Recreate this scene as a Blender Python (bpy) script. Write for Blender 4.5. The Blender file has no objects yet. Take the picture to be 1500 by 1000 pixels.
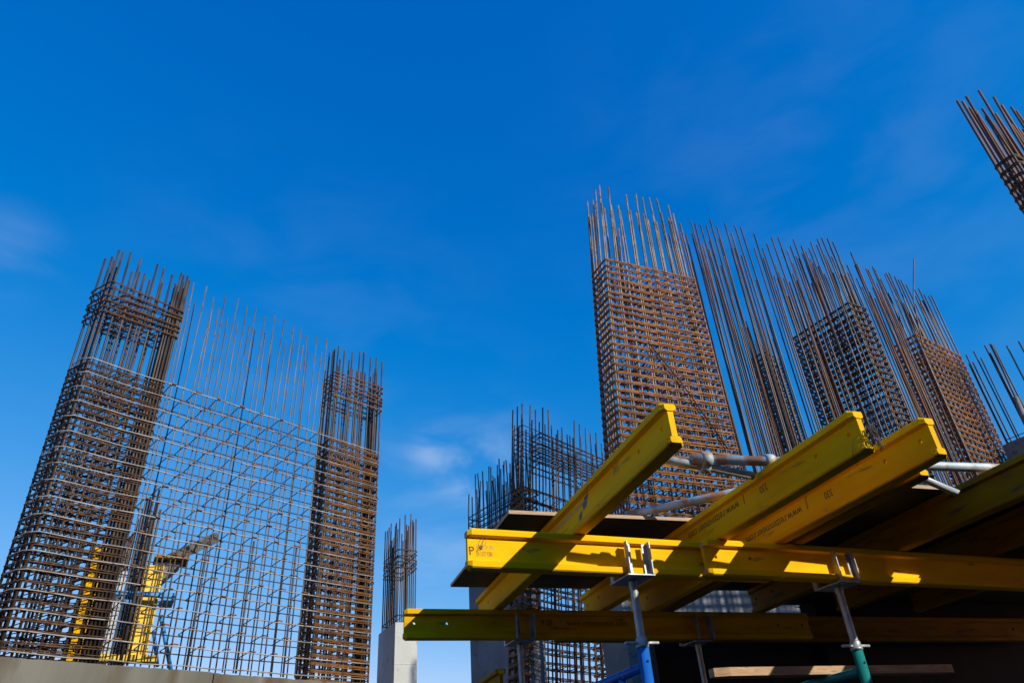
import bpy, math, random
import numpy as np
from mathutils import Matrix, Vector
random.seed(7); rng = random.Random(11)
S = bpy.context.scene
COL = S.collection
rad = math.radians
# ------------------------------------------------------------------ camera
# origin = camera; x along the primary beams, y along the secondary beams, z up; ground at z = -1.6
cd = bpy.data.cameras.new('camera'); cam = bpy.data.objects.new('camera', cd); COL.objects.link(cam)
cd.sensor_width = 36; cd.lens = 25.03; cd.clip_start = 0.05; cd.clip_end = 5000
right = (0.9578, -0.2792, -0.0601); down = (0.1035, 0.5378, -0.8361); fwd = (0.2658, 0.7955, 0.5451)
cam.matrix_world = Matrix(((right[0], -down[0], -fwd[0], 0), (right[1], -down[1], -fwd[1], 0), (right[2], -down[2], -fwd[2], 0), (0, 0, 0, 1)))
S.camera = cam
# ------------------------------------------------------------------ sky, sun, exposure
SUN_TO = Vector((-1.07, 1.6, -1.0)).normalized()
W = bpy.data.worlds.new('World'); S.world = W; W.use_nodes = True
nt = W.node_tree; nt.nodes.clear()
def N(t, tree=None, **k):
    n = (tree or nt).nodes.new(t)
    for a, b in k.items(): setattr(n, a, b)
    return n
out = N('ShaderNodeOutputWorld'); bg = N('ShaderNodeBackground'); sky = N('ShaderNodeTexSky')
sky.sky_type = 'NISHITA'; sky.sun_disc = False
sky.sun_elevation = math.asin(-SUN_TO.z); sky.sun_rotation = math.atan2(-SUN_TO.x, -SUN_TO.y)
sky.altitude = 300; sky.air_density = 1.0; sky.dust_density = 0.15; sky.ozone_density = 3.0
L = nt.links.new
# clear polarised-looking autumn sky: per-channel response of the sky texture
sep = N('ShaderNodeSeparateColor'); comb = N('ShaderNodeCombineColor'); L(sky.outputs[0], sep.inputs[0])
for i, (k, p, o_) in enumerate(((1.08, 1.48, 0.78), (1.36, 0.938, 0.0), (3.85, 0.478, 0.0))):
    sb = N('ShaderNodeMath', operation='SUBTRACT'); sb.inputs[1].default_value = o_; L(sep.outputs[i], sb.inputs[0])
    mxx = N('ShaderNodeMath', operation='MAXIMUM'); mxx.inputs[1].default_value = 0.0; L(sb.outputs[0], mxx.inputs[0])
    pw = N('ShaderNodeMath', operation='POWER'); pw.inputs[1].default_value = p; L(mxx.outputs[0], pw.inputs[0])
    ml = N('ShaderNodeMath', operation='MULTIPLY'); ml.inputs[1].default_value = k; L(pw.outputs[0], ml.inputs[0]); L(ml.outputs[0], comb.inputs[i])
# a few thin wisps of cloud
tc = N('ShaderNodeTexCoord'); mp = N('ShaderNodeMapping'); mp.inputs['Scale'].default_value = (1.6, 1.6, 4.0)
cn = N('ShaderNodeTexNoise'); cn.inputs['Scale'].default_value = 4; cn.inputs['Detail'].default_value = 5; cn.inputs['Roughness'].default_value = 0.5; cn.inputs['Distortion'].default_value = 0.4
L(tc.outputs['Generated'], mp.inputs[0]); L(mp.outputs[0], cn.inputs['Vector'])
cr = N('ShaderNodeMapRange', interpolation_type='SMOOTHSTEP'); cr.inputs[1].default_value = 0.36; cr.inputs[2].default_value = 0.75; L(cn.outputs[0], cr.inputs[0])
cur = comb.outputs[0]
for d, r, f in (((-0.3493, 0.7532, 0.5574), 0.08, 0.14), ((0.1635, 0.8925, 0.4204), 0.045, 0.32), ((0.2164, 0.8952, 0.3895), 0.085, 0.32), ((0.2286, 0.9114, 0.3423), 0.2, 0.28), ((0.6318, 0.5117, 0.5822), 0.5, 0.04), ((-0.0213, 0.8703, 0.492), 0.4, 0.04)):
    vd = N('ShaderNodeVectorMath', operation='DISTANCE'); vd.inputs[1].default_value = d; L(tc.outputs['Generated'], vd.inputs[0])
    mr = N('ShaderNodeMapRange', interpolation_type='SMOOTHSTEP'); mr.inputs[1].default_value = r; mr.inputs[2].default_value = 0.0; mr.inputs[3].default_value = 0.0; mr.inputs[4].default_value = f; L(vd.outputs['Value'], mr.inputs[0])
    mu = N('ShaderNodeMath', operation='MULTIPLY'); L(mr.outputs[0], mu.inputs[0]); L(cr.outputs[0], mu.inputs[1])
    mx = N('ShaderNodeMix', data_type='RGBA'); mx.inputs[7].default_value = (6.2, 7.4, 9.2, 1); L(mu.outputs[0], mx.inputs[0]); L(cur, mx.inputs[6]); cur = mx.outputs[2]
L(cur, bg.inputs[0]); bg.inputs[1].default_value = 0.1; L(bg.outputs[0], out.inputs[0])
sd = bpy.data.lights.new('sun', 'SUN'); sun = bpy.data.objects.new('sun', sd); COL.objects.link(sun)
sd.energy = 5.0; sd.angle = rad(0.5); sd.color = (1.0, 0.965, 0.88)
sun.rotation_euler = SUN_TO.to_track_quat('-Z', 'Y').to_euler()
S.view_settings.view_transform = 'Standard'; S.view_settings.look = 'None'; S.view_settings.exposure = 0.0; S.view_settings.gamma = 1
# ------------------------------------------------------------------ materials
def mat(name, c1, c2=None, scale=6, rough=0.6, metal=0.0, c3=None, stretch=(1, 1, 1), rnd=0.0, bump=0.0, bscale=60, coord='Object', lo=0.4, hi=0.62, lo3=0.58, hi3=0.66, s3=9, spec=0.5):
    m = bpy.data.materials.new(name); m.use_nodes = True; t = m.node_tree; b = t.nodes['Principled BSDF']
    b.inputs['Roughness'].default_value = rough; b.inputs['Metallic'].default_value = metal
    b.inputs['Specular IOR Level'].default_value = spec
    co = t.nodes.new('ShaderNodeTexCoord'); ma = t.nodes.new('ShaderNodeMapping'); ma.inputs['Scale'].default_value = stretch
    t.links.new(co.outputs[coord], ma.inputs[0])
    def noise(sc, det=6):
        n = t.nodes.new('ShaderNodeTexNoise'); n.inputs['Scale'].default_value = sc; n.inputs['Detail'].default_value = det
        t.links.new(ma.outputs[0], n.inputs['Vector']); return n.outputs[0]
    def rng_(s, a, b_):
        r = t.nodes.new('ShaderNodeMapRange'); r.inputs[1].default_value = a; r.inputs[2].default_value = b_; t.links.new(s, r.inputs[0]); return r.outputs[0]
    def mix(f, a, c):
        x = t.nodes.new('ShaderNodeMix'); x.data_type = 'RGBA'
        t.links.new(f, x.inputs[0])
        for s, v in ((6, a), (7, c)):
            if isinstance(v, tuple): x.inputs[s].default_value = (*v, 1)
            else: t.links.new(v, x.inputs[s])
        return x.outputs[2]
    cur = mix(rng_(noise(scale), lo, hi), c1, c2 or c1)
    if c3: cur = mix(rng_(noise(s3, 8), lo3, hi3), cur, c3)
    if rnd:
        oi = t.nodes.new('ShaderNodeObjectInfo'); h = t.nodes.new('ShaderNodeHueSaturation')
        r = t.nodes.new('ShaderNodeMapRange'); r.inputs[3].default_value = 1 - rnd; r.inputs[4].default_value = 1 + rnd
        t.links.new(oi.outputs['Random'], r.inputs[0]); t.links.new(r.outputs[0], h.inputs['Value']); t.links.new(cur, h.inputs['Color']); cur = h.outputs[0]
    t.links.new(cur, b.inputs['Base Color'])
    if bump:
        bp = t.nodes.new('ShaderNodeBump'); bp.inputs['Strength'].default_value = bump; bp.inputs['Distance'].default_value = 0.01
        t.links.new(noise(bscale, 5), bp.inputs['Height']); t.links.new(bp.outputs[0], b.inputs['Normal'])
    return m
M = {}
M['bar'] = mat('rebar_steel', (0.046, 0.025, 0.0125), (0.085, 0.053, 0.031), 5, 0.5, 0.0, (0.0527, 0.0174, 0.0043), rnd=0.35, s3=14, lo3=.5, hi3=.7)
M['bar_red'] = mat('red_brown_rebar', (0.075, 0.026, 0.010), (0.12, 0.045, 0.016), 5, 0.7, 0.0, rnd=0.3)
M['bar_light'] = mat('light_rebar', (0.1368, 0.085, 0.0465), (0.2304, 0.17, 0.1116), 5, 0.55, 0.0, (0.0936, 0.0306, 0.0062), rnd=0.3, s3=14, lo3=.52, hi3=.7)
M['bar_rust'] = mat('rusty_rebar', (0.09, 0.0286, 0.006), (0.1425, 0.0564, 0.0156), 5, 0.75, 0.0, (0.09, 0.0238, 0.006), rnd=0.35)
M['bar_dark'] = mat('dark_rebar', (0.03, 0.0198, 0.0144), (0.066, 0.042, 0.027), 5, 0.6, 0.0, rnd=0.35)
M['tie'] = mat('rusty_stirrup', (0.215, 0.070, 0.007), (0.31, 0.125, 0.017), 7, 0.7, 0.0, (0.068, 0.0205, 0.0042), rnd=0.3)
M['tie_mid'] = mat('weathered_stirrup', (0.135, 0.048, 0.007), (0.21, 0.088, 0.015), 7, 0.7, 0.0, (0.05, 0.017, 0.004), rnd=0.3)
M['tie_dark'] = mat('brown_stirrup', (0.0578, 0.0223, 0.005), (0.102, 0.0422, 0.0099), 7, 0.65, 0.0, (0.0272, 0.0105, 0.0033), rnd=0.3)
M['mesh'] = mat('clean_mesh_bar', (0.234, 0.1925, 0.15), (0.3588, 0.3234, 0.2775), 4, 0.45, 0.0, (0.1716, 0.077, 0.0375), rnd=0.2, s3=11)
M['mesh_v'] = mat('grey_mesh_bar', (0.0858, 0.0627, 0.0462), (0.1452, 0.1122, 0.0891), 4, 0.5, 0.0, (0.099, 0.0396, 0.0198), rnd=0.3, s3=11)
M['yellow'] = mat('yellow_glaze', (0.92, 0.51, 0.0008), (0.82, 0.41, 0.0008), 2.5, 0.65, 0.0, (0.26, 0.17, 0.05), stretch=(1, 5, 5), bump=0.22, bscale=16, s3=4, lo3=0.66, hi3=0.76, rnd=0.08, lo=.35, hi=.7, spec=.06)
M['yellow_worn_shade'] = mat('worn_shade_yellow_glaze', (0.33, 0.1674, 0.0012), (0.2508, 0.1178, 0.0018), 2.5, 0.55, 0.0, (0.1188, 0.0744, 0.036), stretch=(1, 5, 5), bump=0.3, bscale=16, s3=5, lo3=0.60, hi3=0.72, rnd=0.1, lo=.35, hi=.7, spec=.06)  # worn glaze, base colour darkened further to stand in for shade
M['yellow_half_shade'] = mat('half_shade_yellow_glaze', (0.72, 0.40, 0.001), (0.60, 0.31, 0.001), 2.5, 0.65, 0.0, (0.22, 0.14, 0.05), stretch=(1, 5, 5), bump=0.25, bscale=16, s3=5, lo3=0.64, hi3=0.76, rnd=0.05, spec=.06)  # yellow glaze with part of the shade put into its colour
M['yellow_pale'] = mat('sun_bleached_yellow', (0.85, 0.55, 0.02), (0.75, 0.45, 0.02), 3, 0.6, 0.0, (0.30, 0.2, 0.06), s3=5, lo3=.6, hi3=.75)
M['rawwood'] = mat('raw_wood', (0.62, 0.40, 0.17), (0.50, 0.30, 0.11), 5, 0.7, 0.0, stretch=(1, 8, 8), bump=0.2, bscale=25)
M['timber'] = mat('pale_timber', (0.50, 0.31, 0.16), (0.40, 0.23, 0.11), 4, 0.7, 0.0, (0.30, 0.17, 0.09), stretch=(1.2, 9, 9), bump=0.3, bscale=20)
M['greywood'] = mat('grey_weathered_timber', (0.17, 0.155, 0.14), (0.11, 0.10, 0.09), 4, 0.8, 0.0, (0.25, 0.22, 0.18), stretch=(1.2, 9, 9), bump=0.3, bscale=20)
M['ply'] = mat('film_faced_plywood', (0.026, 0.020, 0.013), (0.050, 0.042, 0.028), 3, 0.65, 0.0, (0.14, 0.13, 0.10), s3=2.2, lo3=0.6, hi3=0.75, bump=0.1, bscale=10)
M['plyedge'] = mat('plywood_edge', (0.52, 0.36, 0.22), (0.36, 0.24, 0.14), 9, 0.8, 0.0, stretch=(1, 1, 30), bump=0.2, bscale=30)
M['galv'] = mat('galvanised_steel', (0.44, 0.46, 0.47), (0.32, 0.34, 0.35), 14, 0.42, 0.25, (0.26, 0.25, 0.25), s3=20, bump=0.08, bscale=60)
M['galv_worn'] = mat('worn_galvanised_tube', (0.50, 0.54, 0.54), (0.30, 0.39, 0.42), 8, 0.6, 0.15, (0.34, 0.19, 0.11), stretch=(1, 1, 1), s3=9, lo3=0.52, hi3=0.62, bump=0.1)
M['white_tube'] = mat('clean_galvanised_tube', (0.62, 0.63, 0.63), (0.50, 0.51, 0.52), 12, 0.5, 0.2, bump=0.05)
M['blue'] = mat('blue_paint', (0.005, 0.10, 0.42), (0.008, 0.13, 0.48), 6, 0.4, 0.0, (0.28, 0.33, 0.38), s3=22, lo3=0.66, hi3=0.69, bump=0.05)
M['cyan'] = mat('light_blue_paint', (0.02, 0.20, 0.50), (0.03, 0.26, 0.56), 6, 0.45)
M['teal'] = mat('teal_paint', (0.005, 0.17, 0.16), (0.01, 0.22, 0.20), 6, 0.4, 0.0, (0.25, 0.30, 0.28), s3=22, lo3=0.64, hi3=0.68, bump=0.05)
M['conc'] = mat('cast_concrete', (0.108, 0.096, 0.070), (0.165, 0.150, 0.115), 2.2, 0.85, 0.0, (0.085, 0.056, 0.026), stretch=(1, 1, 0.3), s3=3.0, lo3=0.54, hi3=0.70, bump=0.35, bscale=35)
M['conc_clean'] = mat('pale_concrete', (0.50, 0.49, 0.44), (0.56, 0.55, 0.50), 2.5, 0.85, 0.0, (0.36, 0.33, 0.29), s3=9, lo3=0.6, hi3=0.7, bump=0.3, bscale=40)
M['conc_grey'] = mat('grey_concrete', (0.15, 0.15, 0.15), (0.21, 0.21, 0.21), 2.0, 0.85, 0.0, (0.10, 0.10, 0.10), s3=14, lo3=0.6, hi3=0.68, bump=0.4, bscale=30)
M['shade_black'] = mat('deep_shade_black', (0.008, 0.008, 0.008), (0.014, 0.013, 0.012), 3, 0.7, spec=.15)  # near-black colour standing in for deep shade under the deck
M['ink'] = mat('black_stencil_ink', (0.06, 0.040, 0.008), (0.16, 0.10, 0.01), 60, 0.8)
M['ink_faint'] = mat('faded_stencil_ink', (0.40, 0.25, 0.03), (0.50, 0.30, 0.02), 30, 0.8)
M['ink_pale'] = mat('pale_stencil_ink', (0.46, 0.40, 0.25), (0.56, 0.42, 0.12), 30, 0.8)
M['wire'] = mat('tie_wire', (0.10, 0.07, 0.05), (0.16, 0.11, 0.08), 20, 0.6)
M['ground'] = mat('site_ground', (0.055, 0.045, 0.035), (0.08, 0.066, 0.05), 0.8, 0.95, 0.0, (0.04, 0.034, 0.028), s3=2.5, bump=0.6, bscale=4)
# ------------------------------------------------------------------ mesh collector
class MB:
    def __init__(s): s.v = []; s.f = []; s.mi = []; s.sm = []
    def _add(s, vs, fs, mi=0, sm=False):
        o = len(s.v); s.v += [tuple(p) for p in vs]; s.f += [tuple(i + o for i in f) for f in fs]
        s.mi += [mi] * len(fs); s.sm += [sm] * len(fs)
    def tube(s, pts, r, n=6, closed=False, mi=0, caps=True):
        P = np.array(pts, float); k = len(P)
        if closed: T = np.roll(P, -1, 0) - np.roll(P, 1, 0)
        else:
            T = np.empty_like(P); T[1:-1] = P[2:] - P[:-2]; T[0] = P[1] - P[0]; T[-1] = P[-1] - P[-2]
        T /= np.linalg.norm(T, axis=1)[:, None]
        av = np.abs(T).mean(0); ref = np.zeros(3); ref[int(np.argmin(av))] = 1
        A = np.cross(T, ref); A /= np.linalg.norm(A, axis=1)[:, None]; B = np.cross(T, A)
        an = np.arange(n) * 2 * math.pi / n
        rr = np.broadcast_to(np.asarray(r, float), (k,))
        V = P[:, None, :] + rr[:, None, None] * (np.cos(an)[None, :, None] * A[:, None, :] + np.sin(an)[None, :, None] * B[:, None, :])
        F = []
        for i in range(k if closed else k - 1):
            a = i * n; b = ((i + 1) % k) * n
            for j in range(n):
                j2 = (j + 1) % n; F.append((a + j, a + j2, b + j2, b + j))
        s._add(V.reshape(-1, 3), F, mi, True)
        if not closed and caps:
            o = len(s.v) - k * n
            s.f.append(tuple(range(o + n - 1, o - 1, -1))); s.f.append(tuple(range(o + (k - 1) * n, o + k * n))); s.mi += [mi, mi]; s.sm += [False, False]
    def hollow(s, p0, p1, r, t=0.004, n=20, mi=0):
        p0 = np.array(p0, float); p1 = np.array(p1, float)
        d = (p1 - p0) / np.linalg.norm(p1 - p0); ref = np.array((0, 0, 1.)) if abs(d[2]) < .9 else np.array((1., 0, 0))
        A = np.cross(d, ref); A /= np.linalg.norm(A); B = np.cross(d, A); V = []
        for p, q in ((p0, r), (p1, r), (p1, r - t), (p0, r - t)):
            for j in range(n):
                a = 2 * math.pi * j / n; V.append(p + q * (math.cos(a) * A + math.sin(a) * B))
        F = [(i * n + j, i * n + (j + 1) % n, ((i + 1) % 4) * n + (j + 1) % n, ((i + 1) % 4) * n + j) for i in range(4) for j in range(n)]
        s._add(V, F, mi, True)
    def box(s, lo, hi, X=(1, 0, 0), Y=(0, 1, 0), O=(0, 0, 0), mi=0, ch=0.0):
        X = np.array(X, float); Y = np.array(Y, float); Z = np.cross(X, Y); O = np.array(O, float)
        (a, b, c), (d, e, f) = lo, hi
        if ch <= 0:
            V = [O + x * X + y * Y + z * Z for z in (c, f) for y in (b, e) for x in (a, d)]
            F = [(0, 2, 3, 1), (4, 5, 7, 6), (0, 1, 5, 4), (2, 6, 7, 3), (0, 4, 6, 2), (1, 3, 7, 5)]
            s._add(V, F, mi); return
        V = []; idx = {}
        for iz in (0, 1):
            for iy in (0, 1):
                for ix in (0, 1):
                    for ax in range(3):
                        p = [(a, d)[ix], (b, e)[iy], (c, f)[iz]]
                        for k2, (i_, sg) in enumerate(((ix, 0), (iy, 0), (iz, 0))):
                            if k2 != ax: p[k2] += ch if i_ == 0 else -ch
                        idx[(ix, iy, iz, ax)] = len(V); V.append(O + p[0] * X + p[1] * Y + p[2] * Z)
        F = []
        def q(l): F.append(tuple(idx[k] for k in l))
        for sd_ in (0, 1):
            l = [(sd_, 0, 0, 0), (sd_, 1, 0, 0), (sd_, 1, 1, 0), (sd_, 0, 1, 0)]; q(l if sd_ else l[::-1])
            l = [(0, sd_, 0, 1), (0, sd_, 1, 1), (1, sd_, 1, 1), (1, sd_, 0, 1)]; q(l if sd_ else l[::-1])
            l = [(0, 0, sd_, 2), (1, 0, sd_, 2), (1, 1, sd_, 2), (0, 1, sd_, 2)]; q(l if sd_ else l[::-1])
        for i in (0, 1):
            for j in (0, 1):
                q([(0, i, j, 1), (1, i, j, 1), (1, i, j, 2), (0, i, j, 2)])
                q([(i, 0, j, 0), (i, 1, j, 0), (i, 1, j, 2), (i, 0, j, 2)])
                q([(i, j, 0, 0), (i, j, 1, 0), (i, j, 1, 1), (i, j, 0, 1)])
        for ix in (0, 1):
            for iy in (0, 1):
                for iz in (0, 1): q([(ix, iy, iz, 0), (ix, iy, iz, 1), (ix, iy, iz, 2)])
        s._add(V, F, mi)
    def loft(s, sections, mi=0, capmi=None):
        n = len(sections[0]); V = [p for sec in sections for p in sec]; F = []
        for i in range(len(sections) - 1):
            for j in range(n):
                j2 = (j + 1) % n; F.append((i * n + j, i * n + j2, (i + 1) * n + j2, (i + 1) * n + j))
        s._add(V, F, mi)
        o = len(s.v) - len(V); k = (len(sections) - 1) * n
        s.f.append(tuple(range(o + n - 1, o - 1, -1))); s.f.append(tuple(range(o + k, o + k + n)))
        s.mi += [mi if capmi is None else capmi] * 2; s.sm += [False] * 2
    def mesh(s, name, mats):
        me = bpy.data.meshes.new(name); me.from_pydata(s.v, [], s.f)
        for m in (mats if isinstance(mats, (list, tuple)) else [mats]): me.materials.append(M[m])
        me.polygons.foreach_set('material_index', s.mi); me.polygons.foreach_set('use_smooth', s.sm)
        me.update()
        import bmesh
        bm = bmesh.new(); bm.from_mesh(me); bmesh.ops.recalc_face_normals(bm, faces=bm.faces); bm.to_mesh(me); bm.free()
        return me
    def build(s, name, mats, parent=None, local=False):
        """local: vertices are already in the parent's own frame; otherwise they are world positions"""
        if parent is not None and not local:
            o = parent.location; s.v = [(p[0] - o[0], p[1] - o[1], p[2] - o[2]) for p in s.v]
        ob = bpy.data.objects.new(name, s.mesh(name, mats)); COL.objects.link(ob)
        if parent is not None: ob.parent = parent
        elif not local:
            v = np.array(s.v); c = Vector((v[:, 0].mean(), v[:, 1].mean(), v[:, 2].min()))
            ob.data.transform(Matrix.Translation(-c)); ob.location = c
        return ob
def link(name, data, parent): o = bpy.data.objects.new(name, data); COL.objects.link(o); o.parent = parent; return o
def tag(o, label, cat, group=None, kind=None):
    if label: o['label'] = label; o['kind'] = 'thing'
    if cat: o['category'] = cat
    if group: o['group'] = group
    if kind: o['kind'] = kind
    return o
def thing(name, label, cat, loc=(0, 0, 0), rotz=0, group=None):
    o = bpy.data.objects.new(name, None); COL.objects.link(o); o.location = loc; o.rotation_euler = (0, 0, rotz); o.empty_display_size = 0.1
    return tag(o, label, cat, group)
def copy_tree(o, parent=None):
    c = o.copy(); COL.objects.link(c); c.parent = parent
    for ch in list(o.children): copy_tree(ch, c)
    return c
def lettering(body, size, origin, R, U, parent, m='ink', sx=1.0, name='lettering', shear=0.0):
    """flat stencilled text, R reading direction and U up direction in the parent's frame"""
    cu = bpy.data.curves.new('text', 'FONT'); cu.body = body; cu.size = size; cu.shear = shear; cu.extrude = 0.0004
    to = bpy.data.objects.new('text', cu); COL.objects.link(to); dg = bpy.context.evaluated_depsgraph_get()
    me = bpy.data.meshes.new_from_object(to.evaluated_get(dg)); bpy.data.objects.remove(to); bpy.data.curves.remove(cu)
    me.materials.clear(); me.materials.append(M[m])
    ob = link(name, me, parent); R = Vector(R).normalized(); U = Vector(U).normalized(); Nn = R.cross(U)
    ob.matrix_local = Matrix(((R.x * sx, U.x, Nn.x, origin[0]), (R.y * sx, U.y, Nn.y, origin[1]), (R.z * sx, U.z, Nn.z, origin[2]), (0, 0, 0, 1)))
    return ob
# ------------------------------------------------------------------ ground
g = MB(); n = 60; ext = 900
xs = np.sign(np.linspace(-1, 1, n)) * np.abs(np.linspace(-1, 1, n)) ** 3 * ext
vs = [(x, y, -1.6 + (0.05 * math.sin(x * 1.3) * math.cos(y * 0.9) + 0.03 * math.sin(x * 3.1 + y * 2.3) - 0.06 if abs(x) < 60 and abs(y) < 60 else -0.08)) for y in xs for x in xs]
g._add(vs, [(j * n + i, j * n + i + 1, (j + 1) * n + i + 1, (j + 1) * n + i) for j in range(n - 1) for i in range(n - 1)], 0, True)
tag(g.build('ground', 'ground', local=True), None, None, kind='structure')
# ------------------------------------------------------------------ concrete
def prism(b, foot, z0, z1, mi=0, ch=0.012):
    c = np.mean(foot, 0)
    def ins(k): return [np.array(p) + (c - np.array(p)) / np.linalg.norm(c - np.array(p)) * k for p in foot]
    b.loft([[(p[0], p[1], z0) for p in foot], [(p[0], p[1], z1 - ch) for p in foot], [(p[0], p[1], z1) for p in ins(ch * 1.6)]], mi)
def rect_foot(o, az, w, d, az2=None):
    a = rad(az); a2 = rad(az + 90 if az2 is None else az2); U = np.array((math.cos(a), math.sin(a))); V = np.array((math.cos(a2), math.sin(a2))); o = np.array(o)
    return [o, o + U * w, o + U * w + V * d, o + V * d]
AZ = 30.5
U30 = np.array((math.cos(rad(AZ)), math.sin(rad(AZ)))); V30 = np.array((-U30[1], U30[0]))
P0 = np.array((-1.697, 7.700))         # front plane of the left wall
FR = P0 - V30 * 0.04
def wall_pieces():
    root = thing('concrete_wall', 'grey concrete wall along the bottom left carrying the caged mesh wall', 'concrete wall', (float(P0[0]), float(P0[1]), -1.6))
    b = MB()
    for a, w in ((-4.2, 5.42), (1.232, 3.3)):       # two pours with a joint between
        n = int(w / .045); secs = []; z = 1.30 if a < 0 else 1.292
        for i in range(n + 1):
            c = FR + U30 * (a + w * i / n); k = rng.choice((0, 0, 0, 1)); zf = z + rng.uniform(-.0022, .0022) - .004 * k; zb_ = z + rng.uniform(-.01, .012); c2 = c + V30 * .5; ci = c + V30 * .015
            secs.append([(c[0], c[1], -1.6), (c[0], c[1], zf - .012), (ci[0], ci[1], zf), (c2[0], c2[1], zb_), (c2[0], c2[1], -1.6)])
        b.loft(secs)
    b.build('wall_body', 'conc', root)
wall_pieces()
b = MB(); prism(b, rect_foot((1.317, 9.265), 2, 0.276, 0.70, 99.6), -1.6, 1.985); b.box((0.0, -.003, 1.50), (.276, .0005, 1.505), (math.cos(rad(2)), math.sin(rad(2)), 0), (-math.sin(rad(2)), math.cos(rad(2)), 0), (1.317, 9.265, 0))
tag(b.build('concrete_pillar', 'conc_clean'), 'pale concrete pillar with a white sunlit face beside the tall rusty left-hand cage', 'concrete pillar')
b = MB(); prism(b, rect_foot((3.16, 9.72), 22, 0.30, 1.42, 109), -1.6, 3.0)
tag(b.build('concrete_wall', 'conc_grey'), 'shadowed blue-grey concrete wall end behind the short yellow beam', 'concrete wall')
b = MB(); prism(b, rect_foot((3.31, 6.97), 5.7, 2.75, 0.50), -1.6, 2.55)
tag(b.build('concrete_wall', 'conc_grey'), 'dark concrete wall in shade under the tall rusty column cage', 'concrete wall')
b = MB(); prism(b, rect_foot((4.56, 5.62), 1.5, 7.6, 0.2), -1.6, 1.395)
tag(b.build('shade_wall', 'shade_black'), 'black wall closing the space under the deck, its colour standing in for deep shade', 'formwork wall')  # dark backdrop, black in place of shade
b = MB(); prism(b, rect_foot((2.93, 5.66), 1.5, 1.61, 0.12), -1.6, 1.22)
tag(b.build('shade_wall', 'shade_black'), 'lower wall behind the blue frame and the pale timber, coloured black for the shade', 'formwork wall')  # black panel in place of concrete lying in the deck's shadow
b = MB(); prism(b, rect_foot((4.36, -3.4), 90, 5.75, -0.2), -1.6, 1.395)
tag(b.build('shade_wall', 'shade_black'), 'unseen black wall added past the right edge of the picture to darken the space under the deck', 'formwork wall')  # out of view, added to keep light from under the deck
b = MB(); prism(b, rect_foot((5.74, 2.87), 11, 3.06, 0.22), 1.43, 3.85)
tag(b.build('concrete_wall', 'conc_grey'), 'unseen concrete wall added under the reddish top right cage to cast shade', 'concrete wall')  # out of view, added to shade the concrete behind the deck
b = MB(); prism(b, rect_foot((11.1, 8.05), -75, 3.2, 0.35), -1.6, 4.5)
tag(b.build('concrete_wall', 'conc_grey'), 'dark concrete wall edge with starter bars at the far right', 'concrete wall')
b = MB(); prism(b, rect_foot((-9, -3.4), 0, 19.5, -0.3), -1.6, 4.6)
tag(b.build('concrete_wall', 'conc_grey'), 'unseen long grey concrete wall added behind the camera to block light', 'concrete wall')  # out of view, added to cut fill light on the beam fronts
# ------------------------------------------------------------------ rebar cages
def rloop(a, b_, c, d, r, k=3):
    """rounded rectangle in (u, v) from (a, c) to (b_, d)"""
    pts = []
    for cx, cy, s0 in ((b_ - r, d - r, 0), (a + r, d - r, 90), (a + r, c + r, 180), (b_ - r, c + r, 270)):
        for i in range(k + 1):
            t = rad(s0 + 90 * i / k); pts.append((cx + r * math.cos(t), cy + r * math.sin(t)))
    return pts
class Frame:
    def __init__(s, o, az, z1, w=1, shear=(0, 0), taper=0, az2=None):
        s.o = np.array(o, float); a = rad(az); a2 = rad(az + 90 if az2 is None else az2); s.U = np.array((math.cos(a), math.sin(a))); s.V = np.array((math.cos(a2), math.sin(a2)))
        s.z1 = z1; s.k = np.array(shear, float); s.t = taper; s.w = w
    def __call__(s, u, v, z):
        u2 = u - (s.z1 - z) * s.t * (1 - u / s.w)
        p = s.o + u2 * s.U + v * s.V + (z - s.z1) * s.k
        return (p[0], p[1], z)
def bar(F, u, v, z0, zr, top, r, root, m='bar', lean=0.03, sides=6, name='vertical_bar', bend=None):
    b = MB(); du, dv = (rng.gauss(0, lean), rng.gauss(0, lean)) if bend is None else bend
    h = max(top - zr, 0.01)
    P = [F(u, v, z0), F(u, v, z0 + (zr - z0) * .5), F(u, v, zr), F(u + du * .35 * h, v + dv * .35 * h, zr + h * .5), F(u + du * h, v + dv * h, top)]
    b.tube(P, r, sides); return b.build(name, m, root)
def stirrup(F, w, d, z, rt, root, m, inner=2, ties=3, dbl=True, j=0.006, name='stirrup', ins=0.0):
    b = MB(); t1, t2 = rng.gauss(0, j), rng.gauss(0, j)
    def zz(u, v): return z + t1 * (u / w - .5) * 2 + t2 * (v / d - .5) * 2
    def loop(a, c, e, f, dz, r=0.035): b.tube([F(u, v, zz(u, v) + dz) for u, v in rloop(a, c, e, f, r)], rt, 5, True)
    loop(-ins, w + ins, -ins, d + ins, 0)
    if dbl: loop(-ins + .003, w + ins - .003, -ins + .003, d + ins - .003, rt * 2.2)
    for i in range(inner):
        ww = w * (0.62 if inner == 2 else 0.45); a = (w - ww) * i / max(inner - 1, 1)
        loop(a + .004, a + ww - .004, .004, d - .004, -rt * 2.1 * (1 + i * .5))
    for i in range(ties):
        u = w * (i + 0.5 + rng.uniform(-.2, .2)) / ties; q = rng.choice((-1, 1)) * .035
        b.tube([F(u + q * 2, .03, zz(u, .03) - .02), F(u + q, -rt, zz(u, 0)), F(u, -rt, zz(u, 0) + .004), F(u + q * .4, d + rt, zz(u, d)), F(u + q, d - .03, zz(u, d) - .03)], rt * .9, 5)
    return b.build(name, m, root)
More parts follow.
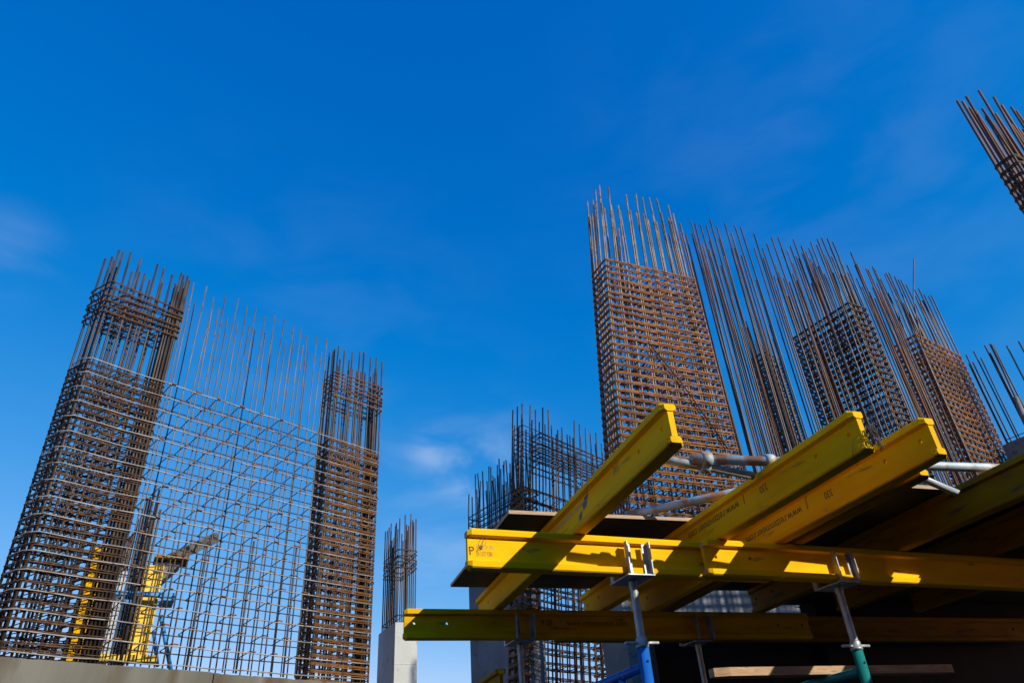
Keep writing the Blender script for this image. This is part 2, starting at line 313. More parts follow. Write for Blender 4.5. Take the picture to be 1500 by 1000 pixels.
def cage(name, label, cat, F, w, d, z0, z1, top, nu, nv, rb, rt, step, mb='bar', mt='tie', group=None, inner=2, ties=3, lap=0.35, lean=.02, dbl=True, doubled=0.6, upper=(), zs=None, zt=None, topz=None, jz=0.06):
    base = F(w / 2, d / 2, z0); root = thing(name, label, cat, base, 0, group)
    i0 = rb + rt; pts = []
    for i in range(nu):
        u = i0 + (w - 2 * i0) * i / (nu - 1); pts += [(u, i0), (u, d - i0)]
    for i in range(1, nv - 1):
        v = i0 + (d - 2 * i0) * i / (nv - 1); pts += [(i0, v), (w - i0, v)]
    for u, v in pts:
        tp = (topz(u, v) if topz else top) + rng.uniform(-jz, jz)
        long_ = rng.random() > .25
        bar(F, u, v, z0, z1, tp if long_ else tp - lap, rb, root, mb, lean)
        if rng.random() < doubled:
            bar(F, u + (.03 if u < w / 2 else -.03), v + rng.uniform(-.006, .006), z0, z1, (tp - lap if long_ else tp) + rng.uniform(-.05, .05), rb * .95, root, mb, lean)
    k = 0
    z = z1 if zt is None else zt
    while z > (z0 if zs is None else zs) and k < 99:
        stirrup(F, w, d, z, rt, root, mt, inner, ties, dbl); z -= step * rng.uniform(.9, 1.1); k += 1
    for z, ins in upper: stirrup(F, w, d, z, rt, root, mt, 0, 0, w < .9, .012, ins=ins)
    return root
# --- main rusty column cage
FM = Frame((3.820, 7.028), 5.7, 6.389, 1.549, (0, 0), 0.075)
mc = cage('rebar_column_cage', 'tall orange-rusty column cage with dense stirrups standing right behind the raised beam ends', 'rebar cage', FM, 1.549, 0.44, 2.50, 6.389, 7.91, 10, 4, .0145, .0068, .109, 'bar_light', 'tie', inner=3, ties=7, lap=.36, lean=.012)
b = MB(); b.tube([FM(.50, -.03, 5.05), FM(.89, -.035, 4.50), FM(1.36, -.03, 3.61)], .0095, 6); b.build('diagonal_bar', 'bar_rust', mc)
# --- left wall: left column cage, mesh wall, right column cage
FL = Frame(P0, AZ, 4.247)
FL1 = Frame(P0 + U30 * -.0, AZ, 4.247); FL1.o = np.array((-2.28, 7.362)); FL1.V = np.array((math.cos(rad(135)), math.sin(rad(135))))
Z0 = 1.31
M['bar_black'] = mat('black_rebar', (0.014, 0.010, 0.008), (0.032, 0.021, 0.015), 5, 0.7, rnd=0.3)
c1 = cage('rebar_column_cage', 'dark brown leftmost column cage with a thick bundle of bars on its right edge', 'rebar cage', FL1, .83, .36, Z0, 4.2, 5.76, 9, 4, .0125, .0060, .0855, 'bar_dark', 'tie_dark', inner=2, ties=7, lap=.25, lean=.006, doubled=.35, dbl=False,
          upper=[(5.24 - .078 * i, .012) for i in range(6)])
FL1b = Frame(FL1(.17, .02, 5.2)[:2], AZ, 5.2); FL1b.V = FL1.V
for i in range(6): stirrup(FL1b, .52, .30, 5.17 - .078 * i, .0055, c1, 'tie_dark', 1, 2, False, .012)
for i in range(10):
    bar(FL1, .745 + .030 * (i % 3) + rng.uniform(-.006, .006), .012 + .028 * (i // 3) + rng.uniform(-.006, .006), Z0, 4.2, 5.80 - .045 * i + rng.uniform(-.03, .03), rng.choice((.0115, .0135)), c1, 'bar_black', .01, bend=(.015 + rng.uniform(-.01, .006), rng.uniform(-.01, .01)))
FL3 = Frame((0.326, 8.881), AZ, 4.24); FL3.V = np.array((math.cos(rad(112)), math.sin(rad(112))))
c3 = cage('rebar_column_cage', 'rust-brown column cage closing the right end of the mesh wall', 'rebar cage', FL3, .83, .40, Z0 - .5, 4.2, 5.72, 8, 5, .0125, .0056, .0855, 'bar_dark', 'tie_mid', inner=2, ties=5, lap=.3, lean=.006, doubled=.35,
          upper=[(5.27 - .075 * i, .01) for i in range(6)])
mw = thing('rebar_mesh_wall', 'see-through double mesh wall of thin bars between the two left-hand column cages', 'rebar mesh', FL(.7, .12, Z0))
VS = .20                                # spacing of the two mesh layers
zl = [1.345 + .1705 * i for i in range(18)]
for i, z in enumerate(zl):              # outer layer also wraps round the left cage
    b = MB(); e = rng.uniform(-.012, .012)
    pts = [FL1(.10, .30, z - .012), FL1(-.012, .26, z), FL1(-.03, .05, z), FL1(.02, -.028, z)] + [(lambda p: (p[0], p[1], z + e * math.sin(u) + (-.006 if int(u * 3) % 2 else .004)))(FL(u - .67, -.004, z)) for u in np.linspace(.15, 3.0, 9)] + [FL(3.16, -.004, z), FL(3.21, .10, z), FL(3.20, .24, z)]
    b.tube(pts, .0065, 6); b.build('horizontal_bar', 'mesh', mw)
    b = MB(); b.tube([FL(-.1, VS + .012, z - .03), FL(1.0, VS + .012, z - .03 + e), FL(2.5, VS + .012, z - .025)], .006, 5); b.build('horizontal_bar', 'bar_dark', mw)
nv = 15; vu = [.24 + i * (2.16 - .24) / (nv - 1) + rng.uniform(-.02, .02) for i in range(nv)]
for i, u in enumerate(vu):
    bar(FL, u, .012, Z0, 4.24, 5.72 + rng.uniform(-.03, .03) - (.05 if i % 5 == 2 else 0), .0075, mw, 'mesh_v', .012)
    bar(FL, u + rng.uniform(-.01, .03), VS, Z0, 4.24, 5.60 + rng.uniform(-.06, .03), .0075, mw, 'mesh_v', .012)
    if i % 4 == 1: bar(FL, u + .03, .014, Z0, 2.4, 2.7 + rng.uniform(-.2, .2), .012, mw, 'bar', .01)
k = 0; rest = MB()
for j, z in enumerate(zl[1:]):
    for i, u in enumerate(vu):
        if (i + j) % 2: continue
        k += 1; q = rng.uniform(-.01, .01); l = rng.uniform(.02, .06); b = MB() if k <= 98 else rest; n0 = len(b.mi)
        b.tube([FL(u + l, -.016, z + .010), FL(u - .012, -.018, z + .012)], .0075, 5, mi=1)
        b.tube([FL(u - .004, -.017, z + .012), FL(u - .014, .004, z + .012), FL(u - .012 + q, VS + .03, z - .02), FL(u + .03, VS + .03, z - .03)], .0055, 5)
        if b is not rest: b.build('cross_tie', ['bar_dark', 'tie'], mw)
if rest.v: rest.build('cross_tie', ['bar_dark', 'tie'], mw)['kind'] = 'stuff'
for (u, z1_, t_, r_) in ((.334, 2.5, 2.75, .017),): bar(FL, u, .03, Z0, z1_, t_, r_, mw, 'bar_black', .01)
# --- pillar starter cage
FP = Frame((1.332, 9.285), 2, 1.99, .25, az2=99.6)
cage('starter_bar_cage', 'slim starter bars rising from the pale sunlit pillar', 'starter bars', FP, .25, .65, 1.8, 2.06, 3.34, 4, 9, .0085, .0045, .065, 'bar', 'tie_dark', inner=0, ties=1, lap=.2, lean=.003, doubled=.35, zs=1.95, upper=[(2.66 + .055 * i, .005) for i in range(5)])
# --- bars of the shadowed concrete wall
FW = Frame((3.16, 9.74), 22, 4.0, .28, (.02, 0), az2=109)
cage('starter_bar_cage', 'row of starter bars rising from the shadowed blue-grey wall end', 'starter bars', FW, .26, 1.40, 2.9, 3.98, 4.62, 2, 13, .010, .0055, .12, 'bar', 'tie_dark', inner=0, ties=1, lap=.25, lean=.02, doubled=.4, zs=3.0)
# --- middle wall cage
SH = (.075, -.01)
FC = Frame((3.196, 9.6), 29.5, 4.0, 2.2, SH, az2=104)
mid = cage('rebar_wall_cage', 'grey-brown wall cage with a band of upper stirrups seen beyond the plywood deck', 'rebar cage', FC, 2.25, .34, .2, 3.98, 5.45, 15, 3, .012, .006, .18, 'bar', 'tie_dark', inner=2, ties=8, lap=.3, lean=.01, doubled=.35, dbl=True, zs=.3)
FC2 = Frame(FC(.42, 0, 5.0)[:2], 29.5, 5.0, 1.8, SH, az2=104)
for i in range(7):
    stirrup(FC, 2.25, .34, 5.0 - .085 * i, .006, mid, 'tie_dark', 0, 0, False, .012)
    stirrup(FC2, 1.75, .33, 4.99 - .085 * i, .006, mid, 'tie_dark', 0, 1, True, .012)
for i in range(30): stirrup(FC, .38, .34, 3.95 - .12 * i, .0055, mid, 'tie', 1, 2, True)
FC3 = Frame(FC(1.83, 0, 4.0)[:2], 29.5, 4.0, .42, SH, az2=104)
for i in range(30): stirrup(FC3, .42, .34, 3.95 - .12 * i, .0055, mid, 'tie', 1, 2, True)
# --- right-hand cages
F3 = Frame((8.10, 7.20), 14, 6.389, .47, (0, 0), az2=103)
cage('rebar_column_cage', 'deep dark column cage with a rounded rusty corner in the middle of the right-hand row', 'rebar cage', F3, .47, 1.18, 1.4, 6.389, 7.78, 4, 9, .0122, .0075, .115, 'bar', 'tie_dark', inner=1, ties=3, lap=.4, lean=.010, doubled=.6, dbl=True)
F4 = Frame((9.956, 7.774), 18, 6.389, 1.55, (0, 0), az2=103)
c4 = cage('rebar_column_cage', 'broad rusty column cage at the right end with one bar leaning across it', 'rebar cage', F4, 1.55, .47, 1.4, 6.389, 7.75, 11, 4, .0122, .0075, .115, 'bar', 'tie', inner=3, ties=6, lap=.3, lean=.02, doubled=.6)
bar(F4, .02, -.02, 6.1, 6.2, 7.95, .012, c4, 'bar', name='leaning_bar', bend=(.20, -.20))
F2 = Frame((7.50, 8.73), 22, 6.33, .55, az2=101.6)
cage('rebar_column_cage', 'narrow dark column cage half hidden behind the long bare bars', 'rebar cage', F2, .58, .33, 1.4, 6.33, 7.1, 4, 3, .013, .007, .115, 'bar_dark', 'tie_dark', inner=1, ties=2, lap=.3, lean=.01, doubled=.3)
def bare(label, F, us, top, r, group, jt=.18, z0=1.3):
    root = thing('starter_bars', label, 'starter bars', F(us[len(us) // 2], .1, z0), 0, group)
    for u in us:
        for v in (0.0, 0.30):
            bar(F, u + rng.uniform(-.03, .03), v + rng.uniform(-.02, .02), z0, 3.0, top(u) + rng.uniform(-jt, jt * .5), r, root, rng.choice(('bar', 'bar', 'bar_rust')), .006)
            if rng.random() < .55: bar(F, u + .03, v, z0, 3.0, top(u) - rng.uniform(.3, .9), r, root, rng.choice(('bar', 'bar_rust')), .006)
    for z in np.arange(1.5, 3.3, .2):
        b = MB(); b.tube([F(us[0] - .05, -.02, z), F(us[-1] + .05, -.02, z)], .0065, 5); b.build('horizontal_bar', 'tie_dark', root)
        b = MB(); b.tube([F(us[0] - .05, .32, z), F(us[-1] + .05, .32, z)], .0065, 5); b.build('horizontal_bar', 'tie_dark', root)
    return root
GB = 'rows of long bare bars between the right-hand column cages'
FB = Frame((5.50, 7.22), 1.0, 7)
bare('long bare wall bars rising between the tall orange-rusty cage and the deep dark cage', FB, [.02, .11, .24, .31, .42, .53, .66, .78, .90, 1.02, 1.22, 1.44, 1.58, 1.69, 1.91, 2.02, 2.13, 2.35, 2.46, 2.56], lambda u: 7.62 + .06 * math.sin(u * 3), .0118, GB)
FB2 = Frame((8.64, 7.355), 17, 7)
bare('long bare wall bars filling the gap left of the broad rusty end cage', FB2, [.09, .24, .38, .50, .64, .77, .84, 1.04, 1.24], lambda u: 7.55, .0118, GB)
# --- far right starter bars
FR_ = Frame((11.22, 8.0), -75, 4.5, az2=15)
root = thing('starter_bars', 'thin dark starter bars on the concrete wall edge at the far right', 'starter bars', FR_(.6, .1, 4.4))
for u, v, t in ((-.03, .03, 6.28), (-.044, .035, 6.10), (.03, .03, 6.1), (.126, .03, 6.27), (.166, .03, 6.1), (.32, .03, 6.285), (.343, .03, 6.115), (.39, .03, 6.26), (.43, .03, 6.23), (.62, .03, 6.1), (.80, .1, 6.1), (1.0, .03, 6.0)):
    bar(FR_, u, v, 4.3, 4.5, t, .013, root, 'bar_dark', .004)
for z in (4.54, 4.6):
    b = MB(); b.tube([FR_(-.02, .01, z), FR_(2.2, .01, z)], .007, 5); b.build('horizontal_bar', 'bar_dark', root)
root = thing('starter_bar', 'single bar held in a grey sleeve coupler at the right edge of the picture', 'starter bar', (11.10, 7.5, 4.4))
b = MB(); b.tube([(11.10, 7.5, 4.40), (11.143, 7.5, 5.1), (11.21, 7.5, 6.16)], .016, 8); b.build('bar', 'bar_dark', root)
b = MB(); b.tube([(11.105, 7.5, 4.42), (11.11, 7.5, 4.72), (11.112, 7.5, 4.74), (11.118, 7.5, 4.78), (11.12, 7.5, 4.80), (11.143, 7.5, 5.10), (11.144, 7.5, 5.12)], [.04, .04, .055, .055, .04, .04, .03], 12); b.build('sleeve', 'conc_grey', root)
# --- near column cage, top right
FT = Frame((5.755, 2.877), 11, 4.55, 3.0)  # right part runs on unseen, widened to shade the wall behind the deck

cage('rebar_column_cage', 'reddish-brown column cage poking into the top right corner', 'rebar cage', FT, 3.0, .19, 3.80, 4.545, 5.48, 28, 3, .0123, .006, .098, 'bar_red', 'tie_dark', inner=2, ties=5, lap=.3, lean=.012, doubled=.6, dbl=True)
# ------------------------------------------------------------------ timber formwork beams (200 x 80 mm)
def flange_secs(Ln, top):
    sg = 1 if top else -1; secs = []
    for x, k in ((0, .62), (.02, 1), (Ln - .02, 1), (Ln, .62)):
        y = .04 * k; zo = .1 - (.0 if k == 1 else .010); zi = .066; zj = .058
        prof = [(-y, zo - .006), (-y + .006 * k, zo), (y - .006 * k, zo), (y, zo - .006), (y, zi), (.0136, zj), (-.0136, zj), (-y, zi)]
        secs.append([(x, a, c * sg) for a, c in prof])
    return secs
def web_mesh(b, Ln, holes, t=.0135, h=.064, r=.011, n=16):
    xs = [0.004]; cells = []
    for hx in holes: cells.append((hx - .035, hx + .035, hx))
    cuts = sorted({0.004, Ln - .004, *[c[0] for c in cells], *[c[1] for c in cells]})
    V = []; F = []
    def quad(x0, x1, z0, z1):
        for s in (-1, 1):
            o = len(V); V.extend([(x0, s * t, z0), (x1, s * t, z0), (x1, s * t, z1), (x0, s * t, z1)]); F.append((o, o + 1, o + 2, o + 3))
    for a, c in zip(cuts, cuts[1:]):
        hole = [q for q in cells if abs(q[0] - a) < 1e-6]
        if not hole: quad(a, c, -h, h); continue
        hx = hole[0][2]; hz = .008
        quad(a, c, -h, hz - .035); quad(a, c, hz + .035, h)
        o = len(V)
        for s in (-1, 1):
            for ring in (0, 1):
                for j in range(n):
                    an = 2 * math.pi * j / n; ca, sa = math.cos(an), math.sin(an)
                    if ring: k = .035 / max(abs(ca), abs(sa)); V.append((hx + k * ca, s * t, hz + k * sa))
                    else: V.append((hx + r * ca, s * t, hz + r * sa))
        for s in (0, 1):
            q = o + s * 2 * n
            for j in range(n): j2 = (j + 1) % n; F.append((q + j, q + j2, q + n + j2, q + n + j))
        for j in range(n): j2 = (j + 1) % n; F.append((o + j, o + j2, o + 2 * n + j2, o + 2 * n + j))
    o = len(V); V += [(.004, -t, -h), (.004, t, -h), (.004, t, h), (.004, -t, h), (Ln - .004, -t, -h), (Ln - .004, t, -h), (Ln - .004, t, h), (Ln - .004, -t, h)]
    F += [(o, o + 1, o + 2, o + 3), (o + 4, o + 5, o + 6, o + 7)]
    b._add(V, F)
BM = {}
def beam(label, start, end, Ln=None, group=None, m='yellow', capm=None):
    """I-shaped beam whose axis runs from start to end, both at mid height"""
    s = Vector(start); e = Vector(end); d = e - s; Ln = round(d.length, 2) if Ln is None else Ln
    az = math.atan2(d.y, d.x)
    root = thing('formwork_beam', label, 'formwork beam', s, az, group)
    root.rotation_euler = (0, -math.atan2(d.z, math.hypot(d.x, d.y)), az)
    key = (Ln, m, capm)
    if key not in BM:
        t = MB(); t.loft(flange_secs(Ln, True), 0, 1 if capm is None else 0); lo = MB(); lo.loft(flange_secs(Ln, False), 0, 1 if capm is None else 0)
        w = MB(); web_mesh(w, Ln, [.075, .31, Ln - .31, Ln - .075])
        mm = [m, 'rawwood' if m != 'yellow_worn_shade' else 'yellow']
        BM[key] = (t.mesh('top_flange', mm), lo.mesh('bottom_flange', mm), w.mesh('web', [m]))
    for nm, me in zip(('top_flange', 'bottom_flange', 'web'), BM[key]): link(nm, me, root)
    return root
GP = 'yellow primary beams resting in fork heads'; GS = 'yellow secondary beams laid across the primary beams'
ZP, ZS = 1.10, 1.301
A = beam('sunlit yellow primary beam, stamped at its blunt left end and crossed by a slanting shadow', (.845, 3.502, ZP), (2.70, 3.63, ZP), 1.86, GP)
Bm = beam('yellow primary beam with patches of sunlight, overlapping the front of the stamped beam', (2.225, 3.545, ZP), (7.2, 3.91, ZP), 4.98, GP, 'yellow')
C = beam('low yellow primary beam at the back with only its left tip in sun', (.797, 5.215, ZP), (4.2, 5.31, ZP), 3.4, GP, 'yellow_half_shade')
D = beam('shaded primary beam tucked behind the low back beam', (1.95, 5.335, ZP), (6.9, 5.50, ZP), 4.95, GP, 'yellow_worn_shade')
S1 = beam('yellow secondary beam with bright sunlit tip, leftmost and crossing in front of the rusty column', (1.475, 2.37, ZS), (1.490, 5.75, ZS), 3.38, GS, 'yellow', 1)
S2 = beam('yellow secondary beam second from left, its tip wrapped in rusty wire', (2.375, 2.29, ZS), (2.33, 5.59, ZS), 3.30, GS, 'yellow', 1)
S3 = beam('yellow secondary beam third from left with clear printed web address', (2.775, 2.29, ZS), (2.745, 5.59, ZS), 3.30, GS, 'yellow', 1)
S4 = beam('orange-brown secondary beam tucked against the right side of the printed one', (2.885, 2.52, ZS), (2.90, 5.82, ZS), 3.30, GS, 'yellow_worn_shade')
S5 = beam('dim yellow secondary beam running out of the right edge of the picture', (3.685, 2.05, ZS), (3.74, 5.35, ZS), 3.30, GS, 'yellow_worn_shade')
S6 = beam('dark secondary beam under the deck, next right after the dim one at the picture edge', (4.45, 1.95, ZS), (4.5, 5.25, ZS), 3.30, GS, 'yellow_worn_shade')
S7 = beam('dark secondary beam deepest under the right side of the deck', (5.25, 1.95, ZS), (5.3, 5.25, ZS), 3.30, GS, 'yellow_worn_shade')
beam('stray yellow beam whose tip just shows at the bottom edge of the picture', (1.655, 5.80, .80), (1.675, 9.10, .80), 3.30, None, 'yellow_worn_shade')
# printed marks.  A faces -y : local x reads right, z up ; secondary beams are seen on local +y, upside down
T0 = -.0142
lettering('P', .062, (.010, T0, -.032), (1, 0, .1), (-.1, 0, 1), A, 'ink')
lettering('EN 13377 P20N', .036, (.050, T0, -.036), (1, 0, .0), (0, 0, 1), A, 'ink_faint', .36)
lettering('HOLZ  20  EN', .028, (.050, T0, .004), (1, 0, 0), (0, 0, 1), A, 'ink_pale', .52)
for s_, yo in ((S2, 2.29), (S3, 2.29)):
    z = .018 if s_ is S2 else .005
    lettering('330', .055, (3.0 - yo, .0142, z + .02), (1, 0, 0), (0, 0, -1), s_, 'ink', .85)
    lettering('J', .075, (3.21 - yo, .0142, z + .035), (1, 0, 0), (.15, 0, -1), s_, 'ink')
    lettering('www.rettenmeier.com', .068, (3.27 - yo, .0142, z + .022), (1, 0, 0), (0, 0, -1), s_, 'ink', .92)
lettering('www.rettenmeier.com', .060, (3.40 - 2.37, .0142, .045), (1, 0, 0), (0, 0, -1), S1, 'ink_pale', .9)
lettering('330', .06, (2.90 - 2.37, .0142, .055), (1, 0, 0), (0, 0, -1), S1, 'ink_faint', .8)
lettering('www.rettenmeier.com', .060, (1.22, T0, -.005), (1, 0, 0), (0, 0, 1), C, 'ink', .9)
lettering('P 20', .060, (1.02, T0, -.005), (1, 0, 0), (0, 0, 1), C, 'ink', .8)
# grey scrape across the leftmost secondary beam
for pts in ([(.93, .055), (.99, .05), (1.03, .02), (1.02, -.01), (.97, .0), (.95, .03)], [(1.04, .0), (1.09, -.015), (1.11, -.045), (1.07, -.055), (1.05, -.03)]):
    b = MB(); b.loft([[(x, y_, z) for x, z in pts] for y_ in (.0136, .0144)]); b.build('scuff_mark', 'greywood', S1, True)
# wire loops
b = MB()
b.tube([(.925, 3.496, 1.155), (.926, 3.472, 1.152), (.922, 3.470, 1.128), (.912, 3.474, 1.105), (.903, 3.478, 1.092)], .0012, 5)
b.tube([(.943, 3.500, 1.155), (.944, 3.474, 1.150), (.942, 3.472, 1.125), (.930, 3.475, 1.108), (.910, 3.477, 1.100)], .0012, 5)
tag(b.build('wire_loop', 'wire'), 'short twisted tie wire hanging over the stamped end of the sunlit beam', 'tie wire')
b = MB()
for k in range(22):
    c = Vector((2.395 + rng.gauss(0, .008), 2.275 + rng.gauss(0, .008), 1.275 + rng.gauss(0, .02))); p = []
    ph = rng.uniform(0, 6.3); ax = rng.uniform(.008, .020); ay = rng.uniform(.008, .016); az_ = rng.uniform(.02, .05)
    for i in range(15):
        t = i / 14 * rng.uniform(4.5, 6); p.append((c.x + ax * math.cos(t + ph) + .004 * i * .3, c.y - .01 + ay * math.sin(t * 1.3 + ph), c.z - .02 + az_ * math.sin(t * .8 + ph)))
    b.tube(p, .0014, 4)
b.tube([(2.35, 2.30, 1.27), (2.33, 2.33, 1.25), (2.328, 2.35, 1.20), (2.34, 2.36, 1.16), (2.36, 2.35, 1.13)], .0012, 4)
tag(b.build('wire_tangle', 'wire'), 'tangle of rusty tie wire caught on the tip of the second yellow beam', 'tie wire')
# ------------------------------------------------------------------ plywood deck
def sheet(label, x0, x1, y0, y1, z, th=.021, group='plywood sheets of the deck'):
    b = MB(); b.box((0, 0, 0), (x1 - x0, y1 - y0, th)); 
    b.mi = [0, 0, 1, 1, 1, 1]
    o = b.build('plywood_sheet', ['ply', 'plyedge'], None, True); o.location = (x0, y0, z)
    return tag(o, label, 'plywood', group)
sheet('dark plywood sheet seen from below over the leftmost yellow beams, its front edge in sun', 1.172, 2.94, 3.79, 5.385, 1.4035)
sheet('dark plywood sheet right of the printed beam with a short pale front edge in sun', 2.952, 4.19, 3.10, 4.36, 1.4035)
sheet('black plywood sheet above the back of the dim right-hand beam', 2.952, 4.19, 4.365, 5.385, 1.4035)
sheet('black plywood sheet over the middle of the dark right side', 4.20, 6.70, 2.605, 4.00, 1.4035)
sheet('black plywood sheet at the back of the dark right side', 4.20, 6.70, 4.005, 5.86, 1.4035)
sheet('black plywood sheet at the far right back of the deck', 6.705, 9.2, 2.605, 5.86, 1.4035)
for i in range(3): sheet('black plywood sheet of the deck, run on unseen past the right edge of the picture to block light', 4.20, 9.2, 1.10 - 1.505 * i, 2.60 - 1.505 * i, 1.4035)  # deck continued out of view to cut sky light and ground bounce
# ------------------------------------------------------------------ scaffold tubes
def collar(b, p, d, r, ear=0):
    p = np.array(p); d = np.array(d); d = d / np.linalg.norm(d)
    b.tube([p - d * .026, p - d * .022, p + d * .022, p + d * .026], [r + .002, r + .012, r + .012, r + .002], 16)
    if ear:
        z = np.array((0, 0, 1.)); s = np.cross(d, z)
        for e in (1, -1):
            b.box((-.016, r * .8, -.010), (.016, r + .024, .010), tuple(d), tuple(z * e * .35 + s * e * .9), tuple(p))
def tube_thing(label, p0, p1, r, m, collars, group='scaffold tubes lying on the beams'):
    d = np.array(p1) - np.array(p0); root = thing('scaffold_tube', label, 'scaffold tube', p0, 0, group)
    b = MB(); b.hollow(p0, p1, r); b.build('tube', m, root)
    for t, ear in collars:
        b = MB(); collar(b, np.array(p0) + d / np.linalg.norm(d) * t, d, r, ear); b.build('coupler', m, root)
    return root
tube_thing('mottled scaffold tube with an open left end and two couplers, upper of the crossed pair', (1.915, 2.975, 1.432), (5.2, 2.755, 1.450), .026, 'galv_worn', [(.085, 0), (.445, 0)])
tube_thing('short clean scaffold tube showing between the printed and dim beams', (3.25, 2.912, 1.400), (3.60, 2.985, 1.338), .022, 'white_tube', [])
tube_thing('rust-flecked scaffold tube slanting below the open-ended one', (1.765, 2.985, 1.424), (2.295, 3.022, 1.382), .022, 'galv_worn', [(.235, 0)])
tube_thing('dull bluish scaffold tube lying on the plywood behind the second beam', (1.95, 3.87, 1.452), (2.78, 3.13, 1.455), .025, 'galv_worn', [])
# ------------------------------------------------------------------ fork-head jacks and shoring frames
def jack(label, x, y, ztop, zc, lean=0, group='screw jacks with fork heads under the primary beams', ang=.05, yg=.07):
    """plate under the beam at ztop, collar nut at zc"""
    root = thing('screw_jack', label, 'screw jack', (x, y, zc), ang, group); h = ztop - zc
    b = MB(); b.box((-.082, -.112, h - .010), (.082, .112, h - .001), ch=.0015)
    for sx in (-.062, .0, .062):
        for sy in (-.09, .09): b.tube([(sx, sy, h - .013), (sx, sy, h - .009)], .008, 10)
    b.build('head_plate', 'galv', root, True)
    for sx in (-1, 1):
        for sy in (-1, 1):
            b = MB(); x0 = sx * .068; y0 = sy * (yg + .012)
            b.box((min(x0, x0 - sx * .032), y0 - .0025, h), (max(x0, x0 - sx * .032), y0 + .0025, h + .165)); b.box((x0 - .0025, min(y0 + sy * .003, y0 + sy * .036), h), (x0 + .0025, max(y0 + sy * .003, y0 + sy * .036), h + .172))
            b.build('prong', 'galv', root, True)
    b = MB(); n = 60
    zz = np.linspace(.02, h - .011, n); rr = [.0205 + (.0022 if i % 2 else 0) for i in range(n)]
    rr[-6:] = [.0245] * 6
    b.tube([(0, 0, z) for z in zz], rr, 16); b.build('threaded_rod', 'galv', root, True)
    b = MB(); b.tube([(0, 0, -.012), (0, 0, .004), (0, 0, .006), (0, 0, .030), (0, 0, .042)], [.034, .034, .030, .030, .024], 18)
    b.build('collar_nut', 'galv', root, True)
    b = MB()
    for s in (-1, 1): b.box((.028 if s > 0 else -.098, -.011, .006), (.098 if s > 0 else -.028, .011, .020), ch=.003)
    b.build('nut_handle', 'galv', root, True)
    return root
jack('silver screw jack with bright fork head on the blue frame under the stamped beam', 1.797, 3.605, .995, .655, yg=.072)
jack('shaded screw jack with tilted fork head on the teal frame', 3.185, 3.67, .995, .640, ang=.06, yg=.078)
jack('grey screw jack under the low back beam at left', 1.665, 5.30, .995, .45, ang=.03, yg=.115)
jack('dim screw jack under the low back beam in the dark', 3.16, 5.37, .995, .42, ang=.03, yg=.115)
def frame(label, x, y0, y1, m, zt, zl_, sgn=1):
    root = thing('shoring_frame', label, 'shoring frame', (x, y0, -1.6), 0, 'painted shoring frames under the deck'); L_ = y1 - y0
    for y in (0, L_):
        b = MB(); b.hollow((0, y, 0.03), (0, y, zt + 1.6 - .014 - (0 if y == 0 else .2)), .030, .004); b.box((-.07, y - .07, 0), (.07, y + .07, .03)); b.build('post', m, root, True)
    for z in (zl_, zl_ - 1.75):
        b = MB(); b.hollow((0, .028, z + 1.6), (0, L_ - .028, z + 1.6), .024, .003); b.build('ledger', m, root, True)
    b = MB(); b.hollow((0, .028, zl_ + 1.6 - .17), (0, .32, zl_ + 1.6 - .022), .017, .003); b.build('brace', m, root, True)
    b = MB(); b.hollow((0, L_ - .028, zl_ + 1.6 - .17), (0, L_ - .32, zl_ + 1.6 - .022), .017, .003); b.build('brace', m, root, True)
    b = MB(); b.tube([(0, -.033, zt + 1.52), (0, -.0305, zt + 1.52)], .006, 10); b.build('pin_hole', 'shade_black', root, True)
    return root
frame('blue painted shoring frame under the bright fork head', 1.797, 3.60, 5.30, 'blue', .655, .555)
frame('teal painted shoring frame at the lower right', 3.185, 3.67, 5.37, 'teal', .640, .52)
# loose timber resting on the frames
b = MB(); b.loft([[(x, -.055 * k, 0), (x, .055 * k, 0), (x, .055 * k, .046), (x, -.055 * k, .046)] for x, k in ((0, .5), (.09, 1), (1.72, 1), (1.77, .9))])
o = b.build('timber_beam', 'timber', None, True); o.location = (2.40, 3.985, .548); o.rotation_euler = (0, 0, rad(2)); tag(o, 'pale timber lying across the frames at the bottom right, striped by sun and shadow', 'timber')
# ------------------------------------------------------------------ formwork standing behind the mesh wall
FK = Frame((-1.96, 9.15), 10, 1.6)
def kbox(b, u0, u1, v0, v1, z0, z1, ch=.004): b.box((u0, v0, z0), (u1, v1, z1), (*FK.U, 0), (*FK.V, 0), (*FK.o, 0), ch=ch)
g = 'formwork parts standing behind the mesh wall'
b = MB(); kbox(b, -.06, .66, -.04, .10, 1.56, 1.63); tag(b.build('timber_plank', 'yellow_pale'), 'yellow plank lying flat on the ledge behind the mesh wall', 'timber', g)
root = beam('upright yellow beam seen clearly through the mesh wall', FK(.45, .09, 1.635), FK(.45, .09, 2.64), 1.0, g, 'yellow_pale', 1)
root.rotation_euler = (0, -math.pi / 2, rad(10)); 
root2 = beam('upright yellow beam half hidden by the leftmost dark cage', FK(-.13, .12, 1.40), FK(-.13, .12, 2.75), 1.4, g, 'yellow_half_shade', 1); root2.rotation_euler = (0, -math.pi / 2, rad(10))
for r_ in (root, root2): r_.rotation_mode = 'XYZ'
b = MB(); kbox(b, .0, .17, -.02, .06, 1.635, 2.20); tag(b.build('steel_post', 'conc_clean'), 'pale grey post beside the upright yellow beam behind the mesh', 'post', g)
b = MB(); kbox(b, .04, .17, -.02, .06, 2.30, 2.52); tag(b.build('timber_block', 'conc_clean'), 'pale grey block above the blue clamp behind the mesh', 'timber', g)
b = MB(); kbox(b, .02, .72, -.08, -.02, 2.24, 2.29); kbox(b, .06, .66, .20, .25, 2.21, 2.26); kbox(b, .58, .72, -.09, .26, 2.20, 2.235)
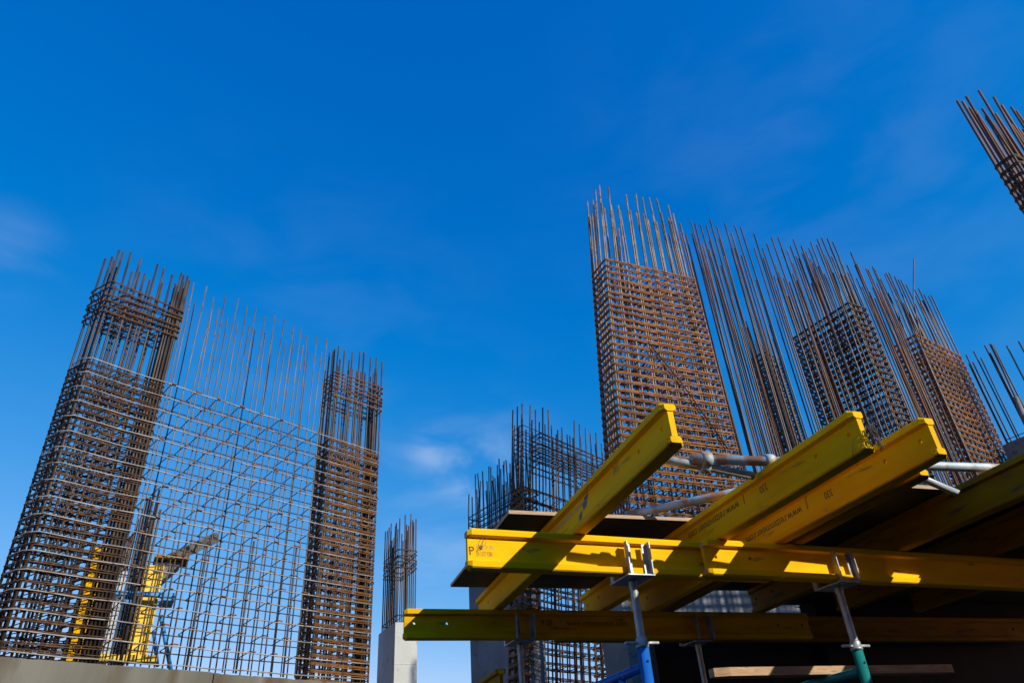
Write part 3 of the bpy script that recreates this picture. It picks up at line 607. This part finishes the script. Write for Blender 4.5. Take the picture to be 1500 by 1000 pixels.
tag(b.build('waler_clamp', 'cyan'), 'blue steel clamp gripping the upright yellow beam behind the mesh', 'clamp', g)
b = MB(); b.tube([FK(.62, .3, 2.12), FK(.92, .6, 1.40)], .024, 10); tag(b.build('push_pull_prop', 'cyan'), 'long light blue prop sloping down to the right behind the mesh', 'prop', g)
b = MB(); b.tube([FK(.58, .35, 1.95), FK(.70, .5, 1.6)], .02, 10); tag(b.build('push_pull_prop', 'blue'), 'short dark blue prop right of the upright yellow beam', 'prop', g)
b = MB()
p0 = np.array(FK(.47, .15, 2.66)); p1 = np.array(FK(1.10, .30, 3.10)); d = (p1 - p0) / np.linalg.norm(p1 - p0)
s_ = np.cross(d, (0, 0, 1.)); s_ /= np.linalg.norm(s_)
b.box((0, -.065, -.02), (float(np.linalg.norm(p1 - p0)), .065, .02), tuple(d), tuple(s_ * .55 + np.cross(s_, d) * .83), tuple(p0), ch=.003)
tag(b.build('timber_plank', 'greywood'), 'grey plank sloping up to the right behind the mesh wall', 'timber', g)
b = MB(); b.loft([[FK(.44, .08 + k * .30, 2.66), FK(.72, .08 + k * .30, 2.70), FK(.72, .08 + k * .30, 2.67), FK(.62, .08 + k * .30, 2.55), FK(.46, .08 + k * .30, 2.33)] for k in (0, 1)])
tag(b.build('plywood_gusset', 'greywood'), 'dark triangular plywood bracket below the sloping grey plank', 'plywood', g)
b = MB(); kbox(b, .42, .80, -.0, .34, 2.705, 2.73); tag(b.build('plywood_strip', 'yellow_worn_shade'), 'olive yellow plywood strip on top of the dark triangular bracket', 'plywood', g)
FS = Frame((-1.93, 9.55), 15, 2.4)
root = thing('starter_bars', 'dark bundle of bars standing behind the right edge of the leftmost cage', 'starter bars', FS(.1, .1, 1.3))
for i in range(9): bar(FS, .03 * i, .05 * (i % 3), 1.3, 2.6, 3.78 - .13 * abs(i - 6) + rng.uniform(-.05, .05), .013, root, 'bar', .01)
for z in (2.55, 2.62, 2.69):
    b = MB(); b.tube([FS(u, v, z) for u, v in rloop(-.03, .28, -.03, .14, .02)], .007, 5, True); b.build('stirrup', 'tie_dark', root)
